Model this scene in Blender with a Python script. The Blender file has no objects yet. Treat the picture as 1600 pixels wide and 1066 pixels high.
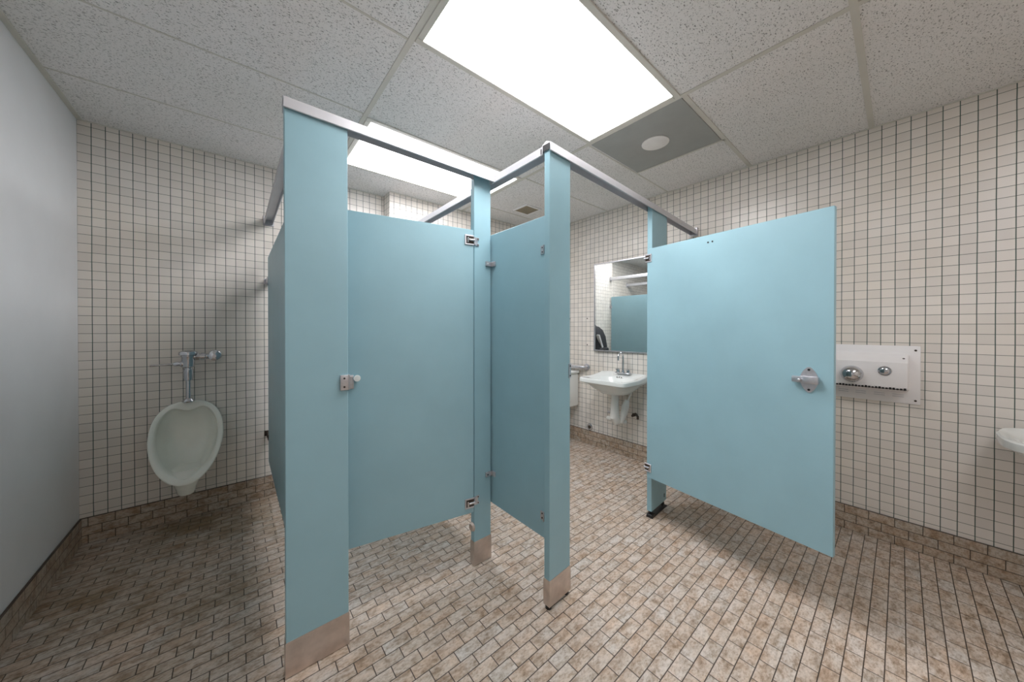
import bpy, bmesh, math, random
from mathutils import Vector, Matrix
random.seed(7)
SC = bpy.context.scene
COL = SC.collection
PI = math.pi
R = math.radians

# ------------------------------------------------------------------ camera
CAM_H = 1.265
HEAD = 49.9            # degrees from +X (stall fronts run along X) to the viewing direction
cam = bpy.data.cameras.new('camera')
camo = bpy.data.objects.new('camera', cam); COL.objects.link(camo)
cam.sensor_width = 36; cam.lens = 512.0 / 1600 * 36
cam.shift_y = -0.0103; cam.clip_start = 0.02
camo.location = (0, 0, CAM_H)
camo.rotation_euler = (R(90 - 0.30), 0, R(HEAD - 90))
SC.camera = camo
# ------------------------------------------------------------------ world, exposure
w = bpy.data.worlds.new('world'); SC.world = w; w.use_nodes = True
w.node_tree.nodes['Background'].inputs[0].default_value = (0.75, 0.85, 0.9, 1)
w.node_tree.nodes['Background'].inputs[1].default_value = 0.02
SC.view_settings.view_transform = 'Standard'; SC.view_settings.look = 'None'
SC.view_settings.gamma = 1; SC.view_settings.use_curve_mapping = False
SC.view_settings.exposure = 0.88
SC.cycles.max_bounces = 16; SC.cycles.diffuse_bounces = 10; SC.cycles.glossy_bounces = 6
LAMP = 9.0             # luminance of the fluorescent lenses
CEIL = 2.487
WX, WY, LX, FY = 2.96, 3.09, -0.705, -1.7      # right wall, urinal wall, grey wall, wall behind the camera
CHX, CHY = 1.05, 2.93                          # the pipe chase stands forward of the urinal wall

# ------------------------------------------------------------------ material helpers
def _mat(name):
    m = bpy.data.materials.new(name); m.use_nodes = True
    nt = m.node_tree; b = nt.nodes['Principled BSDF']
    return m, nt, b
def mth(nt, op, a, b=None, c=None, clamp=False):
    n = nt.nodes.new('ShaderNodeMath'); n.operation = op; n.use_clamp = clamp
    for i, v in enumerate((a, b, c)):
        if v is None: continue
        if isinstance(v, (int, float)): n.inputs[i].default_value = v
        else: nt.links.new(v, n.inputs[i])
    return n.outputs[0]
def mixc(nt, fac, a, b, mode='MIX'):
    n = nt.nodes.new('ShaderNodeMix'); n.data_type = 'RGBA'; n.blend_type = mode
    for s, v in ((n.inputs[0], fac), (n.inputs[6], a), (n.inputs[7], b)):
        if isinstance(v, (int, float)): s.default_value = v
        elif isinstance(v, tuple): s.default_value = (*v[:3], 1)
        else: nt.links.new(v, s)
    return n.outputs[2]
def noise(nt, vec, scale, detail=3, rough=.55):
    n = nt.nodes.new('ShaderNodeTexNoise'); n.inputs['Scale'].default_value = scale
    n.inputs['Detail'].default_value = detail; n.inputs['Roughness'].default_value = rough
    nt.links.new(vec, n.inputs['Vector']); return n
def ramp(nt, fac, stops):
    n = nt.nodes.new('ShaderNodeValToRGB'); e = n.color_ramp.elements
    while len(e) < len(stops): e.new(.5)
    for i, (p, c) in enumerate(stops):
        e[i].position = p; e[i].color = (*c, 1) if isinstance(c, tuple) else (c, c, c, 1)
    nt.links.new(fac, n.inputs[0]); return n.outputs[0]
def bump(nt, b, h, strength, dist=.001):
    n = nt.nodes.new('ShaderNodeBump'); n.inputs['Strength'].default_value = strength
    n.inputs['Distance'].default_value = dist
    nt.links.new(h, n.inputs['Height']); nt.links.new(n.outputs[0], b.inputs['Normal'])
def plain(name, col, rough=.5, metal=0, var=.06, nscale=9, coat=0, bumps=0, spec=.5):
    m, nt, b = _mat(name)
    g = nt.nodes.new('ShaderNodeNewGeometry')
    n = noise(nt, g.outputs['Position'], nscale, 4)
    c0 = tuple(max(0, c * (1 - var)) for c in col); c1 = tuple(min(1, c * (1 + var)) for c in col)
    nt.links.new(ramp(nt, n.outputs[0], [(.3, c0), (.7, c1)]), b.inputs['Base Color'])
    b.inputs['Roughness'].default_value = rough; b.inputs['Metallic'].default_value = metal
    b.inputs['Coat Weight'].default_value = coat
    b.inputs['Specular IOR Level'].default_value = spec
    if bumps:
        n2 = noise(nt, g.outputs['Position'], 260, 2)
        bump(nt, b, n2.outputs[0], bumps, .0006)
    return m
def grid(nt, ua, va, u0, v0, pu, pv, wu, wv, brick=False, wob=0.0):
    """joint mask (1 = joint) and a cell id vector for a tiled surface, in metres of the room"""
    g = nt.nodes.new('ShaderNodeNewGeometry'); s = nt.nodes.new('ShaderNodeSeparateXYZ')
    nt.links.new(g.outputs['Position'], s.inputs[0])
    u = mth(nt, 'DIVIDE', mth(nt, 'SUBTRACT', s.outputs[ua], u0), pu)
    v = mth(nt, 'DIVIDE', mth(nt, 'SUBTRACT', s.outputs[va], v0), pv)
    if wob:
        n = noise(nt, g.outputs['Position'], 7, 2)
        o = mth(nt, 'MULTIPLY', mth(nt, 'SUBTRACT', n.outputs[0], .5), wob)
        u = mth(nt, 'ADD', u, o); v = mth(nt, 'SUBTRACT', v, o)
    row = mth(nt, 'FLOOR', v)
    if brick:
        u = mth(nt, 'ADD', u, mth(nt, 'MULTIPLY', mth(nt, 'FLOORED_MODULO', row, 2.0), .5))
    fu = mth(nt, 'FRACT', u); fv = mth(nt, 'FRACT', v)
    du = mth(nt, 'MULTIPLY', mth(nt, 'MINIMUM', fu, mth(nt, 'SUBTRACT', 1, fu)), pu)
    dv = mth(nt, 'MULTIPLY', mth(nt, 'MINIMUM', fv, mth(nt, 'SUBTRACT', 1, fv)), pv)
    def line(d, wd):
        return mth(nt, 'SUBTRACT', 1, mth(nt, 'SMOOTH_MIN', 1.0, mth(nt, 'DIVIDE', d, wd / 2), 0.0), None) if False else \
            mth(nt, 'SUBTRACT', 1.0, mth(nt, 'MULTIPLY', mth(nt, 'SUBTRACT', d, wd * .3), 1 / (wd * .4), clamp=True), clamp=True)
    lu = line(du, wu); lv = line(dv, wv)
    c = nt.nodes.new('ShaderNodeCombineXYZ')
    nt.links.new(mth(nt, 'FLOOR', u), c.inputs[0]); nt.links.new(row, c.inputs[1])
    wn = nt.nodes.new('ShaderNodeTexWhiteNoise'); nt.links.new(c.outputs[0], wn.inputs[0])
    return g.outputs['Position'], lu, lv, wn
def wall_tile(name, ua, u0, pu, tint=(.74, .695, .65)):
    m, nt, b = _mat(name)
    P, lu, lv, wn = grid(nt, ua, 2, u0, 1.289, pu, .0530, .0034, .0026, wob=.04)
    base = ramp(nt, wn.outputs[0], [(0, tuple(c * .93 for c in tint)), (.5, tint), (1, tuple(min(1, c * 1.05) for c in tint))])
    warm = ramp(nt, noise(nt, P, 1.7, 4).outputs[0], [(.35, (1, 1, 1)), (.75, (.96, .93, .87))])
    base = mixc(nt, 1.0, base, warm, 'MULTIPLY')
    gn = noise(nt, P, 5, 3).outputs[0]
    gv = ramp(nt, gn, [(.3, (.035, .075, .062)), (.7, (.085, .12, .10))])
    gh = ramp(nt, gn, [(.3, (.19, .19, .165)), (.7, (.11, .13, .115))])
    c = mixc(nt, lv, base, gh); c = mixc(nt, lu, c, gv)
    nt.links.new(c, b.inputs['Base Color'])
    ln = mth(nt, 'MAXIMUM', lu, lv)
    nt.links.new(mth(nt, 'ADD', mth(nt, 'MULTIPLY', ln, .5), .28), b.inputs['Roughness'])
    bump(nt, b, mth(nt, 'SUBTRACT', 1, ln), .5, .001)
    return m
def stone_tile(name, ua, va, u0, v0, pu=.1036, pv=.0518, dark=1.0, dirt=False):
    m, nt, b = _mat(name)
    P, lu, lv, wn = grid(nt, ua, va, u0, v0, pu, pv, .0032, .0032, True, wob=.015)
    off = nt.nodes.new('ShaderNodeVectorMath'); off.operation = 'MULTIPLY_ADD'
    nt.links.new(wn.outputs[1], off.inputs[0]); off.inputs[1].default_value = (7, 7, 7); nt.links.new(P, off.inputs[2])
    mp = nt.nodes.new('ShaderNodeMapping'); nt.links.new(off.outputs[0], mp.inputs[0])
    mp.inputs['Scale'].default_value = (.55, 1.0, 1.0); mp.inputs['Rotation'].default_value = (0, 0, .35)
    n1 = noise(nt, mp.outputs[0], 30, 5, .62).outputs[0]
    n2 = noise(nt, mp.outputs[0], 120, 4, .7).outputs[0]
    n3 = noise(nt, mp.outputs[0], 18, 3, .6).outputs[0]
    base = ramp(nt, wn.outputs[0], [(0, (.49, .415, .355)), (.35, (.53, .465, .41)), (.7, (.515, .46, .415)), (.9, (.51, .48, .45)), (1, (.525, .45, .385))])
    mott = ramp(nt, n1, [(.30, (.60, .52, .43)), (.44, (.90, .85, .79)), (.55, (1.10, 1.10, 1.09)), (.70, (1.22, 1.22, 1.22))])
    base = mixc(nt, 1.0, base, mott, 'MULTIPLY')
    base = mixc(nt, 1.0, base, ramp(nt, n3, [(.40, (1, 1, 1)), (.66, (.96, .86, .77))]), 'MULTIPLY')
    fine = ramp(nt, n2, [(.32, (.72, .68, .63)), (.5, (1, 1, 1)), (.7, (1.12, 1.12, 1.13))])
    base = mixc(nt, 1.0, base, fine, 'MULTIPLY')
    if dark != 1.0: base = mixc(nt, 1.0, base, (dark, dark * .96, dark * .9), 'MULTIPLY')
    if dirt:
        # trodden-in grime, heaviest in the urinal alcove
        d1 = ramp(nt, noise(nt, P, 2.3, 5, .6).outputs[0], [(.42, (1, 1, 1)), (.66, (.50, .43, .31))])
        s = nt.nodes.new('ShaderNodeSeparateXYZ'); nt.links.new(P, s.inputs[0])
        area = mth(nt, 'MULTIPLY', mth(nt, 'SUBTRACT', s.outputs[1], mth(nt, 'MULTIPLY_ADD', s.outputs[0], 1.2, 1.35)), 1.1, clamp=True)
        area = mth(nt, 'MULTIPLY', area, mth(nt, 'LESS_THAN', s.outputs[0], .19))
        base = mixc(nt, mth(nt, 'MULTIPLY_ADD', area, .85, .10), base, mixc(nt, 1.0, base, d1, 'MULTIPLY'))
    ln = mth(nt, 'MAXIMUM', lu, lv)
    c = mixc(nt, ln, base, (.050, .036, .026))
    nt.links.new(c, b.inputs['Base Color'])
    nt.links.new(mth(nt, 'ADD', mth(nt, 'MULTIPLY', n2, .3), .35), b.inputs['Roughness'])
    h = mth(nt, 'ADD', mth(nt, 'SUBTRACT', 1, ln), mth(nt, 'MULTIPLY', n2, .25))
    bump(nt, b, h, .6, .0014)
    return m
def acoustic(name):
    m, nt, b = _mat(name)
    g = nt.nodes.new('ShaderNodeNewGeometry'); P = g.outputs['Position']
    mp = nt.nodes.new('ShaderNodeMapping'); nt.links.new(P, mp.inputs[0]); mp.inputs['Rotation'].default_value = (0, 0, .5)
    mp.inputs['Scale'].default_value = (1, 2.0, 1)
    nb = noise(nt, P, 30, 3)
    ad = nt.nodes.new('ShaderNodeVectorMath'); ad.operation = 'MULTIPLY_ADD'
    nt.links.new(nb.outputs[1], ad.inputs[0]); ad.inputs[1].default_value = (.045, .045, .045); nt.links.new(mp.outputs[0], ad.inputs[2])
    v = nt.nodes.new('ShaderNodeTexVoronoi'); v.inputs['Scale'].default_value = 62; v.inputs['Randomness'].default_value = 1
    nt.links.new(ad.outputs[0], v.inputs['Vector'])
    fis = ramp(nt, v.outputs['Distance'], [(.17, 1.0), (.30, 0.0)])
    v2 = nt.nodes.new('ShaderNodeTexVoronoi'); v2.inputs['Scale'].default_value = 150; nt.links.new(P, v2.inputs['Vector'])
    pin = ramp(nt, v2.outputs['Distance'], [(.16, 1.0), (.32, 0.0)])
    pit = mth(nt, 'MAXIMUM', fis, mth(nt, 'MULTIPLY', pin, .6))
    n = noise(nt, P, 1.4, 3).outputs[0]
    base = ramp(nt, n, [(.35, (.84, .82, .81)), (.7, (.78, .765, .74))])
    base = mixc(nt, mth(nt, 'MULTIPLY', pit, .80), base, (.20, .195, .18))
    nt.links.new(base, b.inputs['Base Color']); b.inputs['Roughness'].default_value = .95
    bump(nt, b, mth(nt, 'SUBTRACT', 1, pit), .6, .002)
    return m
def emit(name, col, s):
    m, nt, b = _mat(name); b.inputs['Base Color'].default_value = (.8, .8, .8, 1)
    b.inputs['Emission Color'].default_value = (*col, 1); b.inputs['Emission Strength'].default_value = s
    return m
M = {}
M['tile_back'] = wall_tile('wall tile back', 0, -.652, .0543)
M['tile_right'] = wall_tile('wall tile right', 1, -.0875, .0555)
M['tile_end'] = wall_tile('wall tile chase side', 1, -.0875, .0543)
M['floor'] = stone_tile('floor tile', 0, 1, .543, 1.174, dirt=True)
M['base_x'] = stone_tile('base tile x', 0, 2, -.67, 0, pv=.0508, dark=.80)
M['base_y'] = stone_tile('base tile y', 1, 2, .02, 0, pv=.0508, dark=.80)
M['grey_paint'] = plain('grey wall paint', (.74, .75, .76), .6, var=.03, nscale=3)
M['ceiling'] = acoustic('fissured ceiling tile')
M['tee'] = plain('ceiling grid paint', (.62, .60, .54), .5, var=.03)
M['laminate'] = plain('blue laminate', (.285, .465, .53), .38, var=.035, nscale=5)
M['rail'] = plain('anodised aluminium', (.64, .635, .66), .48, .5, var=.04)
M['steel'] = plain('stained steel shoe', (.62, .54, .49), .30, .85, var=.16, nscale=14)
M['chrome'] = plain('chrome', (.60, .61, .64), .12, 1, var=.03)
M['zamac'] = plain('dull plated metal', (.58, .57, .60), .30, .85, var=.10, nscale=60)
M['porcelain'] = plain('white porcelain', (.80, .82, .80), .12, var=.015, coat=.4)
M['old_porcelain'] = plain('urinal porcelain', (.84, .86, .79), .14, var=.03, coat=.4)
M['enamel'] = plain('white enamel', (.84, .82, .82), .28, var=.02)
M['black'] = plain('black', (.012, .012, .013), .5)
M['rust'] = plain('dark rusted metal', (.05, .035, .025), .7, var=.4, nscale=90)
M['white_plastic'] = plain('white plastic', (.78, .77, .74), .45)
M['plate'] = plain('grey ceiling plate', (.34, .35, .33), .6, var=.05)
M['beige'] = plain('beige grille', (.42, .36, .26), .6)
M['fabric'] = plain('black nylon', (.014, .015, .019), .75, bumps=.5)
M['strap'] = plain('pale grey webbing', (.50, .50, .50), .7)
M['lens'] = emit('fluorescent lens', (1.0, .985, 1.0), LAMP)
M['mid_lens'] = emit('weaker fluorescent lens', (1.0, .985, 1.02), LAMP * .70)
M['fill_lens'] = emit('added fill lens', (1.0, .985, 1.0), LAMP * .60)  # weaker glow for the fill fixture added behind the camera
def mirror_mat():
    m, nt, b = _mat('mirror glass'); b.inputs['Base Color'].default_value = (.86, .89, .88, 1)
    b.inputs['Metallic'].default_value = 1; b.inputs['Roughness'].default_value = .015; return m
M['mirror'] = mirror_mat()

# ------------------------------------------------------------------ mesh helpers
class MB:
    def __init__(s): s.bm = bmesh.new()
    def box(s, a, b, bev=0, seg=2):
        a, b = Vector(a), Vector(b); lo = Vector(map(min, a, b)); hi = Vector(map(max, a, b))
        t = bmesh.new(); r = bmesh.ops.create_cube(t, size=1)
        for v in r['verts']: v.co = Vector([(lo[i] + hi[i]) / 2 + v.co[i] * (hi[i] - lo[i]) for i in range(3)])
        if bev: bmesh.ops.bevel(t, geom=t.edges[:], offset=bev, segments=seg, affect='EDGES', profile=.5)
        s._merge(t); return s
    def _merge(s, t, mat=None):
        if mat: bmesh.ops.transform(t, matrix=mat, verts=t.verts)
        me = bpy.data.meshes.new('tmp'); t.to_mesh(me); t.free(); s.bm.from_mesh(me); bpy.data.meshes.remove(me)
    def cyl(s, p, q, r, r2=None, n=24, bev=0):
        p, q = Vector(p), Vector(q); d = q - p; t = bmesh.new()
        bmesh.ops.create_cone(t, cap_ends=True, segments=n, radius1=r, radius2=r if r2 is None else r2, depth=d.length)
        if bev:
            es = [e for e in t.edges if abs(e.verts[0].co.z - e.verts[1].co.z) < 1e-6]
            bmesh.ops.bevel(t, geom=es, offset=bev, segments=2, affect='EDGES', profile=.5)
        s._merge(t, Matrix.Translation((p + q) / 2) @ d.to_track_quat('Z', 'Y').to_matrix().to_4x4()); return s
    def tube(s, pts, r, n=14, cap=True):
        pts = [Vector(p) for p in pts]; rs = r if isinstance(r, (list, tuple)) else [r] * len(pts)
        rings = []; prev = None
        for i, p in enumerate(pts):
            t = (pts[min(i + 1, len(pts) - 1)] - pts[max(i - 1, 0)]).normalized()
            if prev is None:
                a = t.orthogonal().normalized()
            else:
                a = (prev - t * prev.dot(t)).normalized()
            prev = a; b = t.cross(a)
            rings.append([s.bm.verts.new(p + (a * math.cos(k * 2 * PI / n) + b * math.sin(k * 2 * PI / n)) * rs[i]) for k in range(n)])
        s._skin(rings, cap, cap); return s
    def _skin(s, rings, c0=True, c1=True):
        n = len(rings[0])
        for i in range(len(rings) - 1):
            for k in range(n):
                try: s.bm.faces.new((rings[i][k], rings[i][(k + 1) % n], rings[i + 1][(k + 1) % n], rings[i + 1][k]))
                except ValueError: pass
        if c0: s.bm.faces.new(rings[0][::-1])
        if c1: s.bm.faces.new(rings[-1])
    def loft(s, loops, c0=True, c1=True):
        s._skin([[s.bm.verts.new(Vector(p)) for p in L] for L in loops], c0, c1); return s
    def lathe(s, prof, origin, axis=(0, 0, 1), n=32):
        """prof: list of (radius, along-axis)"""
        q = Vector(axis).to_track_quat('Z', 'Y').to_matrix(); o = Vector(origin)
        rings = []
        for r, h in prof:
            r = max(r, 1e-4)
            rings.append([s.bm.verts.new(o + q @ Vector((r * math.cos(k * 2 * PI / n), r * math.sin(k * 2 * PI / n), h))) for k in range(n)])
        s._skin(rings); return s
    def prism(s, poly, axis, a, b):
        """extrude a 2D polygon between a and b along axis (0=x: poly is (y,z); 1=y: (x,z); 2=z: (x,y))"""
        def P(u, v, t): return {0: (t, u, v), 1: (u, t, v), 2: (u, v, t)}[axis]
        s._skin([[s.bm.verts.new(P(u, v, t)) for u, v in poly] for t in (a, b)]); return s
    def sphere(s, c, r, sc=(1, 1, 1), n=24):
        t = bmesh.new(); bmesh.ops.create_uvsphere(t, u_segments=n, v_segments=n // 2, radius=r)
        s._merge(t, Matrix.Translation(Vector(c)) @ Matrix.Diagonal((*sc, 1))); return s
    def build(s, name, mat, parent=None, smooth=True):
        bmesh.ops.remove_doubles(s.bm, verts=s.bm.verts, dist=1e-6)
        bmesh.ops.recalc_face_normals(s.bm, faces=s.bm.faces)
        me = bpy.data.meshes.new(name); s.bm.to_mesh(me); s.bm.free()
        me.materials.append(M[mat] if isinstance(mat, str) else mat)
        if smooth:
            me.polygons.foreach_set('use_smooth', [True] * len(me.polygons))
            try: me.set_sharp_from_angle(angle=R(35))
            except Exception: pass
        o = bpy.data.objects.new(name, me); COL.objects.link(o)
        if parent: o.parent = parent
        return o
def empty(name, loc=(0, 0, 0), rz=0.0):
    o = bpy.data.objects.new(name, None); COL.objects.link(o); o.location = loc; o.rotation_euler = (0, 0, rz)
    o.empty_display_size = .05; return o
def tag(o, label, cat, group=None):
    o['label'] = label; o['category'] = cat; o['kind'] = 'thing'
    if group: o['group'] = group
    return o
def struct(o, label=None):
    o['kind'] = 'structure'
    if label: o['label'] = label
    return o
def ellipse(cx, cy, rx, ry, n=32, p=2.0, ph=0):
    out = []
    for k in range(n):
        t = 2 * PI * k / n + ph; c, s_ = math.cos(t), math.sin(t)
        out.append((cx + rx * math.copysign(abs(c) ** (2 / p), c), cy + ry * math.copysign(abs(s_) ** (2 / p), s_)))
    return out

# ------------------------------------------------------------------ the room
T = .12
struct(MB().box((LX - T, FY - T, -.1), (WX + T, WY + T, 0)).build('floor', 'floor', smooth=False), 'brown brick-pattern stone-look floor tiles')
struct(MB().box((LX - T, FY, 0), (LX, WY + T, CEIL)).build('wall_left', 'grey_paint', smooth=False), 'plain grey painted wall')
struct(MB().box((LX, WY, 0), (WX, WY + T, CEIL)).build('wall_back', 'tile_back', smooth=False), 'white square tiles with dark green grout behind the urinal')
struct(MB().box((CHX, CHY, 0), (WX, WY, CEIL)).build('wall_chase', 'tile_back', smooth=False), 'tiled wall standing forward behind the stalls')
struct(MB().box((CHX - .004, CHY, 0), (CHX, WY, CEIL)).build('wall_chase_side', 'tile_end', smooth=False), 'narrow tiled return of the chase wall')
struct(MB().box((WX, FY, 0), (WX + T, WY + T, CEIL)).build('wall_right', 'tile_right', smooth=False), 'white square tiled wall behind hand dryer and sinks')
struct(MB().box((LX - T, FY - T, 0), (WX + T, FY, CEIL)).build('wall_front', 'tile_back', smooth=False))
ceil_o = struct(MB().box((LX - T, FY - T, CEIL), (WX + T, WY + T, CEIL + .05)).build('ceiling', 'ceiling', smooth=False), 'speckled white lay-in ceiling tiles')
g = MB(); tw = .012
for x in (.57, 1.79): g.box((x - tw, FY, CEIL - .004), (x + tw, WY, CEIL))
for y in (-1.10, -.49, .12, .735): g.box((1.802, y - tw, CEIL - .004), (WX, y + tw, CEIL))
for y in (-1.10, -.49, .12, .735, 1.345): g.box((LX, y - .005, CEIL - .002), (.558, y + .005, CEIL)); 
for y in (1.97, 2.58): g.box((LX, y - .004, CEIL - .002), (.558, y + .004, CEIL))
for y in (1.345, 1.97, 2.665): g.box((1.802, y - .005, CEIL - .003), (WX, y + .005, CEIL))
for y in (.12, -.49, -1.10): g.box((.582, y - tw, CEIL - .004), (1.778, y + tw, CEIL))
g.box((2.402, .735, CEIL - .004), (2.418, 1.345, CEIL))
g.build('suspension_grid', 'tee', ceil_o, smooth=False)
g = MB()
g.box((LX, FY, CEIL - .006), (LX + .022, WY, CEIL)); g.box((LX, WY - .006, CEIL - .006), (CHX, WY, CEIL))
g.box((WX - .008, FY, CEIL - .006), (WX, CHY, CEIL)); g.box((CHX, CHY - .006, CEIL - .006), (WX, CHY, CEIL))
g.build('wall_moulding', 'tee', ceil_o, smooth=False)
BH = .1535
def baseb(name, a, b, mat):
    o = MB().box(a, b, .003, 1).build(name, mat, smooth=False); return struct(o, 'three courses of brown stone-look base tile')
baseb('baseboard_left', (LX, FY, 0), (LX + .012, WY - .012, BH), 'base_y')
baseb('baseboard_back', (LX, WY - .012, 0), (CHX - .006, WY, BH), 'base_x')
baseb('baseboard_chase', (CHX, CHY - .012, 0), (WX - .012, CHY, BH), 'base_x')
baseb('baseboard_right', (WX - .012, FY, 0), (WX, CHY, BH), 'base_y')
baseb('baseboard_front', (LX + .012, FY, 0), (WX - .012, FY + .012, BH), 'base_x')

# ------------------------------------------------------------------ ceiling fittings
def troffer(x0, x1, y0, y1, label, drop, fw=.028, lens='lens'):
    t = tag(empty('ceiling_light', ((x0 + x1) / 2, (y0 + y1) / 2, CEIL)), label, 'light fixture', 'fluorescent ceiling lights')
    hx, hy = (x1 - x0) / 2, (y1 - y0) / 2
    f = MB(); z = -.008
    f.box((-hx, -hy, z), (hx, -hy + fw, 0), .002, 1); f.box((-hx, hy - fw, z), (hx, hy, 0), .002, 1)
    f.box((-hx, -hy + fw, z), (-hx + fw, hy - fw, 0), .002, 1); f.box((hx - fw, -hy + fw, z), (hx, hy - fw, 0), .002, 1)
    f.build('frame', 'tee', t, smooth=False)
    a, b = hx - fw, hy - fw
    def loop(i, zz): return [(-a + i, -b + i, zz), (a - i, -b + i, zz), (a - i, b - i, zz), (-a + i, b - i, zz)]
    MB().loft([loop(0, -.002), loop(0, -.004), loop(drop, -.004 - drop)]).build('lens', lens, t, smooth=False)
troffer(.582, 1.778, .747, 1.333, 'large glowing fluorescent ceiling light in front of the stalls', .003)
troffer(.582, 1.778, 1.985, 2.650, 'smaller-looking fluorescent ceiling light over the closed stall, behind the rail', .012, .03, 'mid_lens')
troffer(.582, 1.778, -1.088, -.502, 'added unseen fill light behind the viewpoint, brightening the front of the room', .003, lens='fill_lens')  # unseen fixture, added to brighten the left alcove and stall fronts
t = tag(empty('ceiling_cover_plate', (2.10, 1.04, CEIL)), 'flat grey square ceiling panel with a white round cover, beside the large light', 'cover plate')
MB().box((-.298, -.29, -.005), (.298, .29, 0), .002, 1).build('plate', 'plate', t, smooth=False)
MB().cyl((.0, 0, -.012), (.0, 0, -.005), .083, n=40, bev=.002).build('round_cover', 'white_plastic', t)
t = tag(empty('ceiling_vent', (2.28, 2.47, CEIL)), 'small square beige exhaust vent in the ceiling above the back stall', 'vent')
f = MB(); h = .105
for a, b in (((-h, -h), (h, -h + .018)), ((-h, h - .018), (h, h)), ((-h, -h + .018), (-h + .018, h - .018)), ((h - .018, -h + .018), (h, h - .018))):
    f.box((*a, -.012), (*b, 0), .002, 1)
f.build('frame', 'enamel', t, smooth=False)
f = MB().box((-.087, -.087, -.003), (.087, .087, 0))
for k in range(12): f.box((-.087, -.083 + k * .0148, -.010), (.087, -.076 + k * .0148, -.003))
f.build('grille', 'beige', t, smooth=False)

# ------------------------------------------------------------------ toilet stalls
PT = .032     # post thickness
RZ0, RZ1 = 2.054, 2.104
ANG = math.atan2(.102, 1.892)                 # the accessible stall's front stands a little askew
def on_front(d): return (1.068 + d * math.cos(ANG), 1.008 + d * math.sin(ANG))
ST1 = tag(empty('toilet_stall', (.134, 1.425, 0)), 'blue toilet stall with its door nearly shut, left of the middle post', 'toilet stall', 'blue toilet stalls')
ST2 = tag(empty('toilet_stall', (1.068, 1.008, 0)), 'wider blue toilet stall around the sink, its door swung wide open', 'toilet stall', 'blue toilet stalls')
def main(mb, name, mat, stall, loc, rz=0, label=None):
    """a part of a stall, placed in room metres; its fittings are its children"""
    o = mb.build(name, mat, stall, smooth=False)
    o.location = (loc[0] - stall.location.x, loc[1] - stall.location.y, 0); o.rotation_euler = (0, 0, rz)
    if label: o['label'] = label
    return o
def screw(mb, p, n, r=.0032): mb.cyl(p, Vector(p) + Vector(n) * .0015, r, n=10)
def one_screw(p, n, r, mat, parent, name='screw'):
    m = MB(); screw(m, p, n, r); return m.build(name, mat, parent)
def post(stall, loc, rz, w, label, shoe=.128, z0=.012, sh=True):
    t = main(MB().box((0, 0, z0), (w, PT, RZ0 + .030), .0015, 1), 'post', 'laminate', stall, loc, rz, label)
    if sh:
        s = MB(); e = .0025
        for a, b in (((-e, -e), (w + e, 0)), ((-e, PT), (w + e, PT + e)), ((-e, 0), (0, PT)), ((w, 0), (w + e, PT))):
            s.box((*a, z0 - .009 if z0 < .014 else z0 + .004), (*b, shoe))
        s.build('shoe', 'steel', t, smooth=False)
    return t
tA = post(ST1, (.134, 1.423), 0, .208, 'broad blue post with steel shoe', .13)
MB().box((.178, -.010, 1.022), (.208, 0, 1.082), .002).box((.2085, -.010, 1.022), (.2115, PT * .6, 1.082), .001, 1).build('latch_keeper', 'zamac', tA)
one_screw((.192, -.010, 1.069), (0, -1, 0), .0038, 'black', tA); one_screw((.192, -.010, 1.035), (0, -1, 0), .0038, 'black', tA)
tC = post(ST1, (.965, 1.457), 0, .108, 'narrow blue post with steel shoe', .13)
def hinge_leaf(mb, x, y, z, s=1):
    mb.box((x, y - .004, z - .024), (x + .028, y, z - .010), .0015, 1).box((x, y - .004, z + .008), (x + .028, y, z + .022), .0015, 1)
    mb.box((x, y - .003, z - .012), (x + .020, y, z + .010), .001, 1)
    mb.cyl((x - .002, y - .004, z - .020), (x - .002, y - .004, z + .020), .006, n=16)
for z in (1.728, .352):
    m = MB(); hinge_leaf(m, .002, 0, z); hl = m.build('hinge_leaf', 'zamac', tC)
    for dz in (.015, -.017): one_screw((.022, -.004, z + dz), (0, -1, 0), .0034, 'rust', tC)
MB().cyl((-.012, PT * .5, .205), (0, PT * .5, .205), .018, .024, n=24).build('door_bumper', 'steel', tC)
tD = post(ST2, (1.068, 1.008), ANG, .150, 'blue post with steel shoe standing clear of the floor on a bolt', .135, .014)
MB().box((.1505, -.002, 1.03), (.1535, PT + .002, 1.10), .0008, 1).box((.138, -.004, 1.03), (.1535, -.0005, 1.10), .001, 1).build('strike_plate', 'zamac', tD)
one_screw((.146, -.004, 1.088), (0, -1, 0), .0036, 'black', tD); one_screw((.146, -.004, 1.042), (0, -1, 0), .0036, 'black', tD)
for x in (.135, .012): MB().cyl((x, PT * .5, 0), (x, PT * .5, .014), .014, n=16).build('levelling_bolt', 'black', tD)
tE = post(ST2, on_front(1.043), ANG, .240, 'blue post with no shoe, its black anchor bare', z0=.045, sh=False)
f = MB()
for x in (.03, .21):
    f.cyl((x, PT * .5, 0), (x, PT * .5, .05), .007, n=12).cyl((x, PT * .5, .018), (x, PT * .5, .032), .014, n=6)
f.box((.0, -.006, .0), (.24, PT + .006, .006), .001, 1).box((.0, -.004, .0), (.05, PT + .004, .022), .003, 1)
f.build('anchor_foot', 'black', tE)
MB().box((.20, -.002, .075), (.207, 0, .10)).build('bolt_slot', 'black', tE, smooth=False)
for z in (1.722, .362):
    m = MB(); m.box((.0, -.004, z - .022), (.028, 0, z + .022), .0015, 1); m.cyl((-.002, -.006, z - .02), (-.002, -.006, z + .02), .006, n=16)
    m.build('hinge_leaf', 'zamac', tE)

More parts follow.
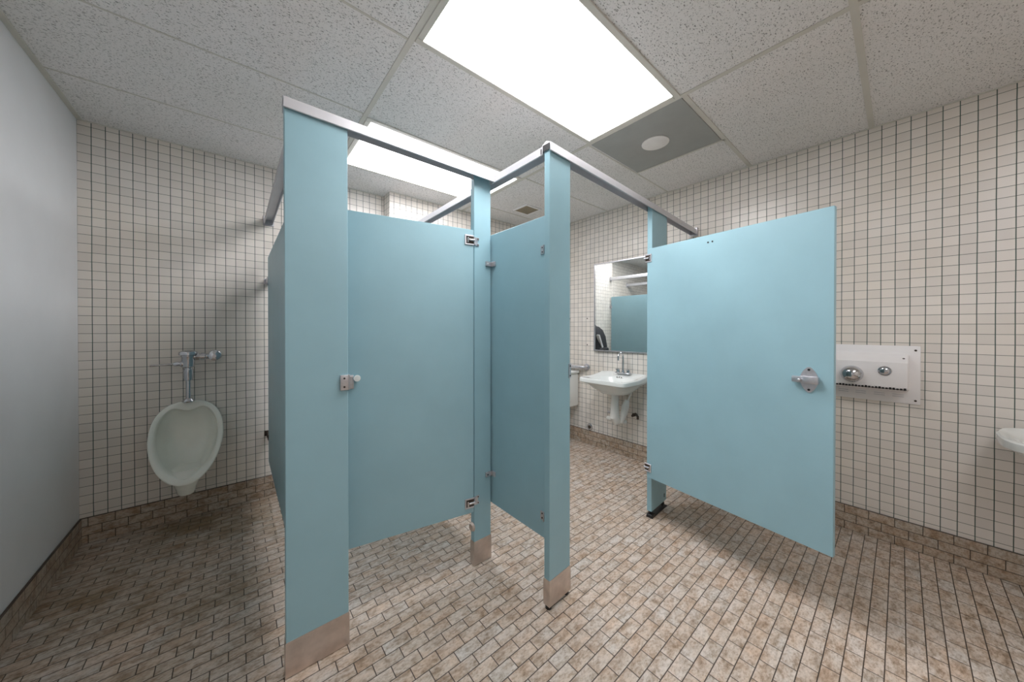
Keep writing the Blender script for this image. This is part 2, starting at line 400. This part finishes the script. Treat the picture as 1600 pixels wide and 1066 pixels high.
# doors ------------------------------------------------------------
DZ0, DZ1, DT = .298, 1.783, .025
def hinge_parts(door, side, z, L=.052, face=0.0, x0=.002):
    """rim plate with a dark recess and a pivot barrel; side +1: on the +y face"""
    s = side; o = .005; y = face
    m = MB()
    for a, b in (((x0, z + .019), (L, z + .026)), ((x0, z - .026), (L, z - .019)), ((L - .007, z - .019), (L, z + .019))):
        m.box((a[0], y, a[1]), (b[0], y + s * o, b[1]), .001, 1)
    m.build('hinge', 'zamac', door)
    MB().box((x0, y, z - .019), (L - .007, y + s * .0015, z + .019)).build('hinge_recess', 'rust', door, smooth=False)
    MB().cyl((x0 - .004, y + s * .006, z), (L * .58, y + s * .006, z), .0062, n=16).cyl((L * .66, y + s * .002, z - .015), (L * .66, y + s * .002, z + .012), .006, n=12).build('hinge_pivot', 'chrome', door)
dB = main(MB().box((.003, -DT, DZ0), (.607, 0, DZ1), .0015, 1), 'door', 'laminate', ST1, (.957, 1.446), R(180 - 10.5))
for z in (1.728, .352): hinge_parts(dB, 1, z)
MB().box((.572, 0, 1.002), (.596, .008, 1.062), .002).box((.577, .008, 1.006), (.592, .012, 1.058), .001, 1).build('latch_plate', 'zamac', dB)
MB().lathe([(.006, 0), (.006, .010), (.0135, .012), (.0145, .016), (.0135, .020), (.0, .021)], (.559, 0, 1.048), (0, 1, 0)).box((.556, .002, 1.0445), (.574, .010, 1.0515), .001, 1).build('latch_knob', 'porcelain', dB)
dO = main(MB().box((.003, 0, DZ0), (.898, DT, DZ1), .0015, 1), 'door', 'laminate', ST2, (2.050, 1.070), math.atan2(-.887, -.127))
for z in (1.722, .362): hinge_parts(dO, -1, z, .036, 0, -.010)
lx, lz = .818, 1.040
out = []
for kk in range(40):
    t_ = 2 * PI * kk / 40; c, s_ = math.cos(t_), math.sin(t_)
    rx = .031 * (1 - .45 * abs(s_) ** 2.2); out.append((lx + rx * math.copysign(abs(c) ** .8, c), lz + .056 * s_))
MB().prism(out, 1, -.0045, 0).build('latch_plate', 'zamac', dO)
MB().box((lx - .020, -.024, lz - .016), (lx + .036, -.004, lz + .016), .003).build('latch_housing', 'zamac', dO)
MB().box((lx - .056, -.022, lz - .013), (lx + .010, -.007, lz + .0135), .002).build('slide_bolt', 'zamac', dO)
MB().cyl((lx - .026, -.032, lz), (lx - .026, -.018, lz), .0055, n=16).sphere((lx - .026, -.032, lz), .0065, n=12).build('latch_pull', 'chrome', dO)
one_screw((lx, -.0045, lz + .044), (0, -1, 0), .005, 'black', dO); one_screw((lx, -.0045, lz - .044), (0, -1, 0), .005, 'black', dO)
for x in (.385, .408): one_screw((x, 0, 1.742), (0, -1, 0), .0045, 'black', dO, 'screw_hole')

# divider panels -----------------------------------------------------
PZ0, PZ1 = .300, 1.783
tl = main(MB().box((0, .004, PZ0), (.025, 1.510, PZ1), .0015, 1), 'divider_panel', 'laminate', ST1, (.178, 1.457))
def u_bracket(y0, y1, x0, x1, z, wall_y):
    m = MB(); m.box((x0 - .004, y0, z - .02), (x0, y1, z + .02), .001, 1); m.box((x1, y0, z - .02), (x1 + .004, y1, z + .02), .001, 1)
    m.box((x0 - .018, wall_y - .004, z - .02), (x1 + .018, wall_y, z + .02), .001, 1)
    m.box((x0 - .004, y1 - .002, z - .02), (x0, wall_y, z + .02)).box((x1, y1 - .002, z - .02), (x1 + .004, wall_y, z + .02))
    screw(m, (x0 - .004, (y0 + y1) / 2, z), (-1, 0, 0)); return m
for z in (1.62, .475): u_bracket(1.49, 1.515, 0, .025, z, WY - 1.457).build('bracket', 'rust' if z < 1 else 'zamac', tl)
tm = main(MB().box((0, .006, PZ0), (.025, 1.865, PZ1), .0015, 1), 'divider_panel', 'laminate', ST2, (1.082, 1.046))
for z in (1.628, .402):   # at the middle post
    MB().box((-.004, .006, z - .020), (0, .030, z + .020), .001, 1).box((-.012, .002, z - .020), (0, .006, z + .020), .001, 1).build('bracket', 'zamac', tm)
    for dz in (-.010, .010): MB().cyl((-.0055, .018, z + dz), (-.004, .018, z + dz), .0035, n=10).build('screw', 'black', tm)
for z in (1.618, .470):   # L bracket to the narrow post
    m = MB().box((-.046, .400, z - .013), (-.001, .4105, z + .013), .002, 1).box((-.010, .375, z - .013), (0, .4105, z + .013), .002, 1)
    m.build('bracket', 'zamac', tm)
    one_screw((-.036, .400, z), (0, -1, 0), .004, 'porcelain' if z > 1 else 'black', tm)
for z in (1.62, .475): u_bracket(1.85, 1.872, 0, .025, z, CHY - 1.046).build('bracket', 'zamac', tm)
px, py = on_front(1.290)
LP = (WX - px) / math.cos(ANG) - .014
tr = main(MB().box((0, .004, PZ0), (LP, .029, PZ1), .0015, 1), 'divider_panel', 'laminate', ST2, (px, py), ANG)
for z in (1.62, .475): MB().box((LP - .02, .0, z - .02), (LP + .012, .004, z + .02), .001, 1).build('bracket', 'zamac', tr)

# head rails ----------------------------------------------------------
def rail_poly(c, wdt=.054):
    h = wdt / 2
    return [(c - h, RZ0 + .002), (c - h, RZ0 + .030), (c - h + .003, RZ0 + .031), (c - h + .003, RZ1 - .010), (c - h + .008, RZ1 - .009), (c - .004, RZ1), (c + .004, RZ1), (c + h - .008, RZ1 - .009), (c + h - .003, RZ1 - .010), (c + h - .003, RZ0 + .031), (c + h, RZ0 + .030), (c + h, RZ0 + .002),
            (c + h - .004, RZ0), (c + h - .005, RZ0 + .034), (c - h + .005, RZ0 + .034), (c - h + .004, RZ0)]
def rail(stall, loc, rz, L):
    return main(MB().prism(rail_poly(0), 0, 0, L), 'head_rail', 'rail', stall, loc, rz)
yc = 1.423 + PT / 2
ra = rail(ST1, (.131, yc), 0, 1.066 - .131)
one_screw((.86, -.027, RZ0 + .020), (0, -1, 0), .004, 'zamac', ra); one_screw((.895, -.027, RZ0 + .012), (0, -1, 0), .004, 'zamac', ra)
one_screw((.30, -.024, RZ0 + .036), (0, -1, 0), .003, 'zamac', ra)
yb = 1.008 + PT / 2 + .030
rb = rail(ST2, (1.094, yb), R(90), CHY - yb - .006)
MB().box((CHY - yb - .006, -.034, RZ0 - .012), (CHY - yb, .034, RZ1 + .012), .002, 1).build('wall_bracket', 'zamac', rb)
MB().box((-.002, .0265, RZ0 + .006), (.010, .0285, RZ0 + .030), .0005, 1).build('corner_screw', 'black', rb)
x0r = 1.063
Lr = (WX - x0r) / math.cos(ANG)
rc = rail(ST2, (x0r, 1.008 + PT / 2 + .0005), ANG, Lr - .008)
MB().box((Lr - .03, -.032, RZ0 - .012), (Lr - .005, .032, RZ1 + .006), .002, 1).build('wall_bracket', 'zamac', rc)
MB().box((-.001, -.020, RZ0 + .008), (0, .020, RZ1 - .014)).build('open_end', 'black', rc, smooth=False)
rd = rail(ST1, (.1905, yc + .029), R(90), WY - yc - .029 - .006)
MB().box((WY - yc - .029 - .006, -.034, RZ0 - .012), (WY - yc - .029, .034, RZ1 + .012), .002, 1).build('wall_bracket', 'zamac', rd)

# ------------------------------------------------------------------ urinal
U = tag(empty('urinal', (-.238, WY, 0)), 'white wall-hung urinal with chrome flush valve', 'urinal')
N = 64
def egg(sc, t, w=.172, zt=.795, zb=.325):
    """front outline of the rim"""
    c, s_ = math.cos(t), math.sin(t)
    zm = (zt + zb) / 2 + .02
    hz = (zt - zm) if s_ > 0 else (zm - zb)
    ex = 2.5 if s_ > 0 else 2.1
    x = w * math.copysign(abs(c) ** (2 / ex), c) * (1 - .10 * max(0, -s_))
    z = zm + hz * math.copysign(abs(s_) ** (2 / ex), s_)
    return x * sc, zm + (z - zm) * sc
def rimy(z): return -.095 - .240 * ((.795 - z) / .47) ** 1.05 if z < .795 else -.095
def loop(sc, dy=0, kind='rim', squash=1.0):
    L = []
    for k in range(N):
        t = 2 * PI * k / N; x, z = egg(sc, t)
        if kind == 'back':
            x *= .86; z = .36 + (z - .325) * .89; y = dy
        elif kind == 'mid':
            xb, zb_ = x * .97, .335 + (z - .325) * .965; x, z = xb, zb_; y = rimy(z) * .62
        elif kind == 'inner':
            y = rimy(z) + dy
            if math.sin(t) > 0:   # the drooping lip at the top of the opening
                q = abs(x) / .13
                z -= .030 * math.exp(-(q * 2.6) ** 2) * math.sin(t); z += .008 * math.exp(-((q - .62) * 4) ** 2)
        else: y = rimy(z) + dy
        L.append((x, y, z))
    return L
loops = [loop(1, -.001, 'back'), loop(1, -.03, 'back'), loop(1, 0, 'mid'), loop(.985, .030), loop(1.0, .012), loop(.992, .002), loop(.965, -.002), loop(.905, -.001), loop(.86, .004, 'inner')]
inner = loop(.835, .014, 'inner'); loops.append(inner)
for f_, back in ((.975, .22), (.94, .45), (.89, .64), (.82, .80), (.72, .90), (.58, .96), (.42, .99), (.25, 1.0), (.10, 1.0)):
    L = []
    for (x, y, z) in inner:
        cz = .50; zz = cz + (z - cz) * f_; 
        yb = -.050 - .13 * max(0, (.56 - zz) / .24) ** 2
        L.append((x * f_, y + (yb - y) * back, zz))
    loops.append(L)
MB().loft(loops).build('bowl', 'old_porcelain', U)
tp = []
for z, y, rx, ry in ((.40, -.20, .075, .09), (.36, -.235, .072, .082), (.325, -.250, .060, .060), (.29, -.252, .047, .047), (.262, -.252, .042, .042), (.248, -.252, .034, .034), (.243, -.252, .016, .016)):
    tp.append([(a, b, z) for a, b in ellipse(0, y, rx, ry, 28)])
MB().loft(tp).build('trap', 'old_porcelain', U)
MB().cyl((.075, -.10, .345), (.100, -.10, .335), .012, n=14).build('fixing_bolt', 'rust', U)
# flush valve
V = MB()
vy = -.115
V.lathe([(.018, .0), (.030, .002), (.032, .008), (.024, .016), (.020, .022), (.0125, .026), (.0125, .155)], (0, vy, .790), n=28)
V.lathe([(.0125, 0), (.022, .003), (.024, .020), (.025, .070), (.022, .074), (.022, .082), (.030, .090), (.032, .110), (.032, .150), (.034, .153), (.034, .163), (.045, .166), (.046, .178), (.043, .186), (.028, .193), (.008, .195), (.0, .195)], (0, vy, .930), n=32)
fv = V.build('flush_valve', 'chrome', U)
H = MB().lathe([(.024, 0), (.024, .012), (.015, .020), (.013, .045), (.009, .050)], (-.018, vy, 1.040), (-1, -.05, 0), n=20)
H.tube([(-.066, vy, 1.040), (-.10, vy - .002, 1.038), (-.168, vy - .004, 1.036)], [.0065, .0055, .0065], 12)
H.build('flush_handle', 'chrome', fv)
S = MB().cyl((.0, vy, 1.082), (.060, vy, 1.082), .019, n=24).lathe([(.024, 0), (.024, .018)], (.034, vy, 1.082), (1, 0, 0), n=6)
S.lathe([(.024, 0), (.024, .020), (.020, .024)], (.060, vy, 1.082), (1, 0, 0), n=24)
S.tube([(.08, vy, 1.082), (.105, vy, 1.082), (.118, vy + .008, 1.082), (.126, vy + .03, 1.082), (.126, -.002, 1.082)], .017, 20)
S.lathe([(.027, 0), (.029, .005), (.029, .030), (.020, .034), (.010, .036), (.0, .036)], (.126, vy + .012, 1.082), (0, -1, 0), n=28)
S.lathe([(.034, 0), (.036, .003), (.030, .010), (.020, .016)], (.126, 0, 1.082), (0, -1, 0), n=32)
S.build('supply_stop', 'chrome', fv)
MB().cyl((.126, vy - .024, 1.082), (.126, vy - .0265, 1.082), .010, n=20).build('stop_cap', 'zamac', fv)

# ------------------------------------------------------------------ wash basins on the right wall
def basin_loop(w, d, z, front=.0, n=48, p=5.0, back=0.0):
    """superellipse-ish outline; wall at y=0, front at y=-d; the rear edge stays straight"""
    L = []
    for x, y in ellipse(0, 0, w / 2, d / 2, n, p): L.append((x, y - d / 2 - back, z))
    return L
def sink(loc, label, p=5.0, wd=.505, dp=.455, z=.80, fixtures=True, deep=1.0, lift=.026):
    t = tag(empty('wall_sink', loc, R(-90)), label, 'sink', 'white wall-hung sinks')
    L = []
    n = 64
    L.append(basin_loop(.20, .17, z - .155 * deep, n=n, p=2.4, back=.10))
    L.append(basin_loop(.26, .25, z - .145 * deep, n=n, p=2.5, back=.07))
    L.append(basin_loop(.36, .34, z - .105 * deep, n=n, p=3, back=.035))
    L.append(basin_loop(.44, .40, z - .062 * deep, n=n, p=3.6, back=.008))
    L.append(basin_loop(wd - .03, dp - .02, z - .045, n=n, p=p, back=.002))
    L.append(basin_loop(wd - .004, dp - .002, z - .036, n=n, p=p))
    L.append(basin_loop(wd, dp, z - .020, n=n, p=p))
    L.append(basin_loop(wd - .004, dp - .002, z - .004, n=n, p=p))
    L.append(basin_loop(wd - .018, dp - .010, z + .002, n=n, p=p))
    L.append(basin_loop(wd - .035, dp - .020, z + .001, n=n, p=p))
    def bl(w_, d_, z_, pp, bk): return basin_loop(w_, d_, z_, n=n, p=pp, back=bk)
    L.append(bl(wd - .09, dp - .150, z - .004, 3.2, .105))
    L.append(bl(wd - .12, dp - .175, z - .018, 2.8, .118))
    L.append(bl(wd - .18, dp - .215, z - .070, 2.5, .130))
    L.append(bl(wd - .26, dp - .28, z - .108, 2.3, .155))
    L.append(bl(.10, .09, z - .122, 2, .205))
    L.append(bl(.04, .04, z - .126, 2, .23))
    # lift the rear deck a little
    for lp_ in L[5:11]:
        for i, (x, y, zz) in enumerate(lp_):
            f_ = max(0, min(1, (y + .12) / .05)); lp_[i] = (x, y, zz + lift * f_ * f_ * (3 - 2 * f_) * (1 if zz > z - .01 else .5))
    MB().loft(L).build('basin', 'porcelain', t)
    if not fixtures: return t
    for x in (-.024, 0, .024): MB().cyl((x, -.124, z - .004), (x, -.128, z - .006), .0055, n=12).build('overflow_hole', 'rust', t)
    zf = z + .024
    fa = MB().box((-.078, -.085, zf), (.078, -.030, zf + .014), .006, 3).build('faucet', 'chrome', t)
    sp = MB().cyl((0, -.058, zf + .012), (0, -.058, zf + .04), .015, .011, n=20)
    pts = [(0, -.058, zf + .03), (0, -.058, zf + .165)]
    for k in range(1, 12):
        a = PI * k / 11; pts.append((0, -.058 - .042 + .042 * math.cos(a), zf + .165 + .042 * math.sin(a)))
    pts.append((0, -.142, zf + .135)); sp.tube(pts, .0075, 14)
    sp.build('spout', 'chrome', fa)
    for sx in (-1, 1):
        MB().cyl((sx * .055, -.058, zf + .012), (sx * .055, -.058, zf + .042), .018, .014, n=20, bev=.002).box((sx * .055 - .006, -.098, zf + .036), (sx * .055 + .006, -.05, zf + .046), .003).build('handle', 'chrome', fa)
    # foam-wrapped waste and supplies
    zz = z - .15
    MB().tube([(.0, -.20, zz), (.0, -.20, zz - .06), (.0, -.20, zz - .16), (-.0, -.205, zz - .23), (.005, -.19, zz - .262), (.03, -.12, zz - .27)], [.030, .034, .040, .046, .042, .030], 18).build('drain_wrap', 'white_plastic', t)
    MB().tube([(-.105, -.165, zz - .262), (-.05, -.17, zz - .258), (.0, -.19, zz - .255)], [.020, .024, .026], 14).build('trap_wrap', 'white_plastic', t)
    MB().tube([(.125, -.11, zz + .03), (.095, -.12, zz - .05), (.085, -.13, zz - .08)], .008, 10).tube([(.085, -.13, zz - .06), (.075, -.14, zz - .12), (.065, -.15, zz - .19), (.045, -.16, zz - .27), (.06, -.12, zz - .28)], [.022, .034, .032, .022, .026], 16).build('supply_wrap', 'white_plastic', t)
    MB().tube([(-.065, -.07, zz), (-.07, -.07, zz - .12), (-.075, -.06, zz - .21)], .026, 14).build('supply_wrap', 'white_plastic', t)
    MB().tube([(-.14, 0, zz - .235), (-.14, -.05, zz - .235), (-.14, -.06, zz - .20), (-.115, -.06, zz - .17)], .007, 12).cyl((-.145, -.055, zz - .235), (-.175, -.055, zz - .235), .010, n=14).build('stop_valve', 'zamac', t)
    MB().tube([(.10, 0, zz - .22), (.10, -.06, zz - .22), (.115, -.07, zz - .20), (.14, -.07, zz - .19), (.155, -.06, zz - .215), (.15, -.05, zz - .24)], .011, 12).build('drain_elbow', 'rust', t)
    return t
sink((WX, 1.755, 0), 'white wall-hung sink with gooseneck faucet and wrapped pipes, under the mirror', p=9)
sink((WX, -.592, 0), 'white sink corner cut off at the right edge of the view', p=3.2, wd=.60, dp=.46, z=.770, deep=1.35, lift=.006)

# mirror -----------------------------------------------------------------
t = tag(empty('wall_mirror', (WX - .013, 1.806, 1.03), R(-90 + 2.2)), 'rectangular wall mirror with thin steel frame above the sink', 'mirror')
hw, hh, fr = .31, .922, .012
f = MB()
f.box((-hw, -.014, 0), (-hw + fr, 0, hh), .001, 1).box((hw - fr, -.014, 0), (hw, 0, hh), .001, 1)
f.box((-hw + fr, -.014, 0), (hw - fr, 0, fr), .001, 1).box((-hw + fr, -.014, hh - fr), (hw - fr, 0, hh), .001, 1)
f.build('frame', 'zamac', t, smooth=False)
gl = MB().box((-hw + fr, -.006, fr), (hw - fr, -.003, hh - fr)).build('glass', 'mirror', t, smooth=False)
gl.rotation_euler = (0, 0, R(0.0))

# grab bar ---------------------------------------------------------------
t = tag(empty('grab_bar', (WX, 2.23, .842), R(-90)), 'stainless steel grab bar on the tiled wall beside the sink', 'grab bar')
b_ = .055
MB().tube([(0, -.004, 0), (0, -.03, 0), (-.006, -b_ + .008, 0), (-.02, -b_, 0), (-.60, -b_, 0), (-.614, -b_ + .008, 0), (-.62, -.03, 0), (-.62, -.004, 0)], .018, 20).build('bar', 'zamac', t)
for x in (0, -.62): MB().lathe([(.036, 0), (.038, .004), (.036, .010), (.020, .014)], (x, 0, 0), (0, -1, 0), n=32).build('flange', 'zamac', t)
# pipe escutcheon low on the wall
t = tag(empty('pipe_collar', (WX, 2.19, .190), R(-90)), 'small round chrome pipe collar low on the wall left of the sink', 'pipe fitting')
MB().lathe([(.026, .0), (.036, .001), (.036, .006), (.028, .010), (.020, .009), (.020, .001)], (0, 0, 0), (0, -1, 0), n=32).build('ring', 'chrome', t)
MB().cyl((0, -.0, 0), (0, -.014, 0), .017, n=20).build('stub', 'rust', t)
wr = bpy.data.objects['wall_right']
for (yy, zz) in ((2.227, 1.378), (2.227, 1.089), (2.47, 1.38), (2.47, 1.08)):
    MB().cyl((WX - .002, yy, zz), (WX, yy, zz), .007, n=12).build('anchor_hole', 'rust', wr)
# toilet by the wall ------------------------------------------------------
t = tag(empty('toilet', (WX, 2.545, 0), R(-90)), 'white toilet with tank, mostly hidden behind the middle post', 'toilet')
lo = []
for zz, w_, d_, bk in ((0, .20, .50, .10), (.03, .19, .49, .10), (.12, .17, .44, .11), (.22, .20, .46, .12), (.32, .31, .55, .12), (.375, .355, .60, .13), (.39, .36, .61, .13), (.392, .34, .59, .14)):
    lo.append([(x, y - d_ / 2 - bk, zz) for x, y in ellipse(0, 0, w_ / 2, d_ / 2, 40, 2.4)])
MB().loft(lo).build('bowl', 'porcelain', t)
lo = [[(x, y - .47, zz) for x, y in ellipse(0, 0, a, b2, 40, 2.2)] for zz, a, b2 in ((.393, .175, .235), (.400, .182, .242), (.420, .182, .242), (.430, .172, .232))]
MB().loft(lo).build('seat', 'black', t)
MB().box((-.235, -.205, .40), (.215, -.015, .765), .02, 3).build('tank', 'porcelain', t)
MB().box((-.243, -.215, .765), (.223, -.010, .795), .010, 3).build('tank_lid', 'porcelain', t)
MB().cyl((-.19, -.205, .70), (-.19, -.225, .70), .012, n=16).box((-.195, -.232, .694), (-.13, -.222, .706), .003).build('flush_lever', 'chrome', t)

# hand dryer ---------------------------------------------------------------
t = tag(empty('hand_dryer', (WX, .150, .832), R(-90)), 'white recessed hand dryer with chrome nozzle beside the open door', 'hand dryer')
hw, hh = .222, .334
MB().box((-hw, -.005, 0), (hw, 0, hh), .003, 2).build('wall_plate', 'enamel', t)
for x in (-hw + .02, hw - .018):
    for zz in (.022, hh - .025): one_screw((x, -.005, zz), (0, -1, 0), .0055, 'rust', t)
for cx in (-.155, -.085, -.010, .067, .140):
    for zz in (.050, .038): MB().box((cx - .022, -.0058, zz - .0016), (cx + .022, -.005, zz + .0016)).build('vent_slot', 'zamac', t, smooth=False)
prof = [(-.005, .288), (-.022, .286), (-.100, .240), (-.106, .104), (-.100, .092), (-.005, .066)]
hb = MB(); x0, x1 = -.158, .180
def sec(x, k): return [(x, -.005 + (y + .005) * k, .18 + (z_ - .18) * (1 - (1 - k) * .5)) for y, z_ in prof]
hb.loft([sec(x0, .86), sec(x0 + .006, .96), sec(x0 + .02, 1), sec(x1 - .02, 1), sec(x1 - .006, .96), sec(x1, .86)])
hb.build('housing', 'enamel', t)
g = MB()
for k in range(24):
    x = -.150 + k * .0135; g.box((x, -.1045, .086), (x + .009, -.097, .097 + .002 * math.sin(k * 1.7)), .001, 1)
g.box((-.150, -.100, .0875), (.172, -.097, .091))
g.build('intake_grille', 'black', t)
MB().lathe([(.048, 0), (.050, .006), (.049, .014), (.045, .026), (.038, .038), (.025, .048), (.010, .053), (.0, .054)], (-.042, -.102, .160), (0, -1, .1), n=40).build('air_nozzle', 'chrome', t)
MB().lathe([(.026, 0), (.027, .004), (.0235, .007), (.020, .006), (.019, .012), (.014, .016), (.0, .017)], (.090, -.102, .190), (0, -1, .05), n=36).build('push_button', 'chrome', t)
for x in (-.150, .160): one_screw((x, -.062, .2625), (0, -.51, .86), .005, 'rust', t, 'cover_screw')

# backpack on the back wall, seen in the mirror -------------------------------
t = tag(empty('backpack', (1.665, CHY, .785)), 'black backpack with pale strap reflected low in the mirror', 'backpack')
lo = []
for zz, w_, d_ in ((0, .26, .10), (.015, .32, .16), (.06, .34, .19), (.22, .34, .19), (.36, .31, .17), (.46, .25, .13), (.51, .16, .08), (.525, .06, .03)):
    lo.append([(x, y - d_ / 2 - .012, zz) for x, y in ellipse(0, 0, w_ / 2, d_ / 2, 36, 3.2)])
MB().loft(lo).build('body', 'fabric', t)
MB().box((-.13, -.222, .03), (.13, -.17, .20), .02, 3).build('front_pocket', 'fabric', t)
MB().prism([(.155, .385), (.125, .395), (.02, .21), (.055, .20)], 1, -.212, -.17).build('strap', 'strap', t)
MB().tube([(-.03, -.06, .51), (-.02, -.04, .55), (.02, -.04, .55), (.03, -.06, .51)], .006, 8).build('carry_loop', 'fabric', t)
MB().lathe([(.012, 0), (.012, .004), (.005, .006), (.005, .04)], (0, 0, .548), (0, -1, 0), n=16).build('coat_hook', 'chrome', t)
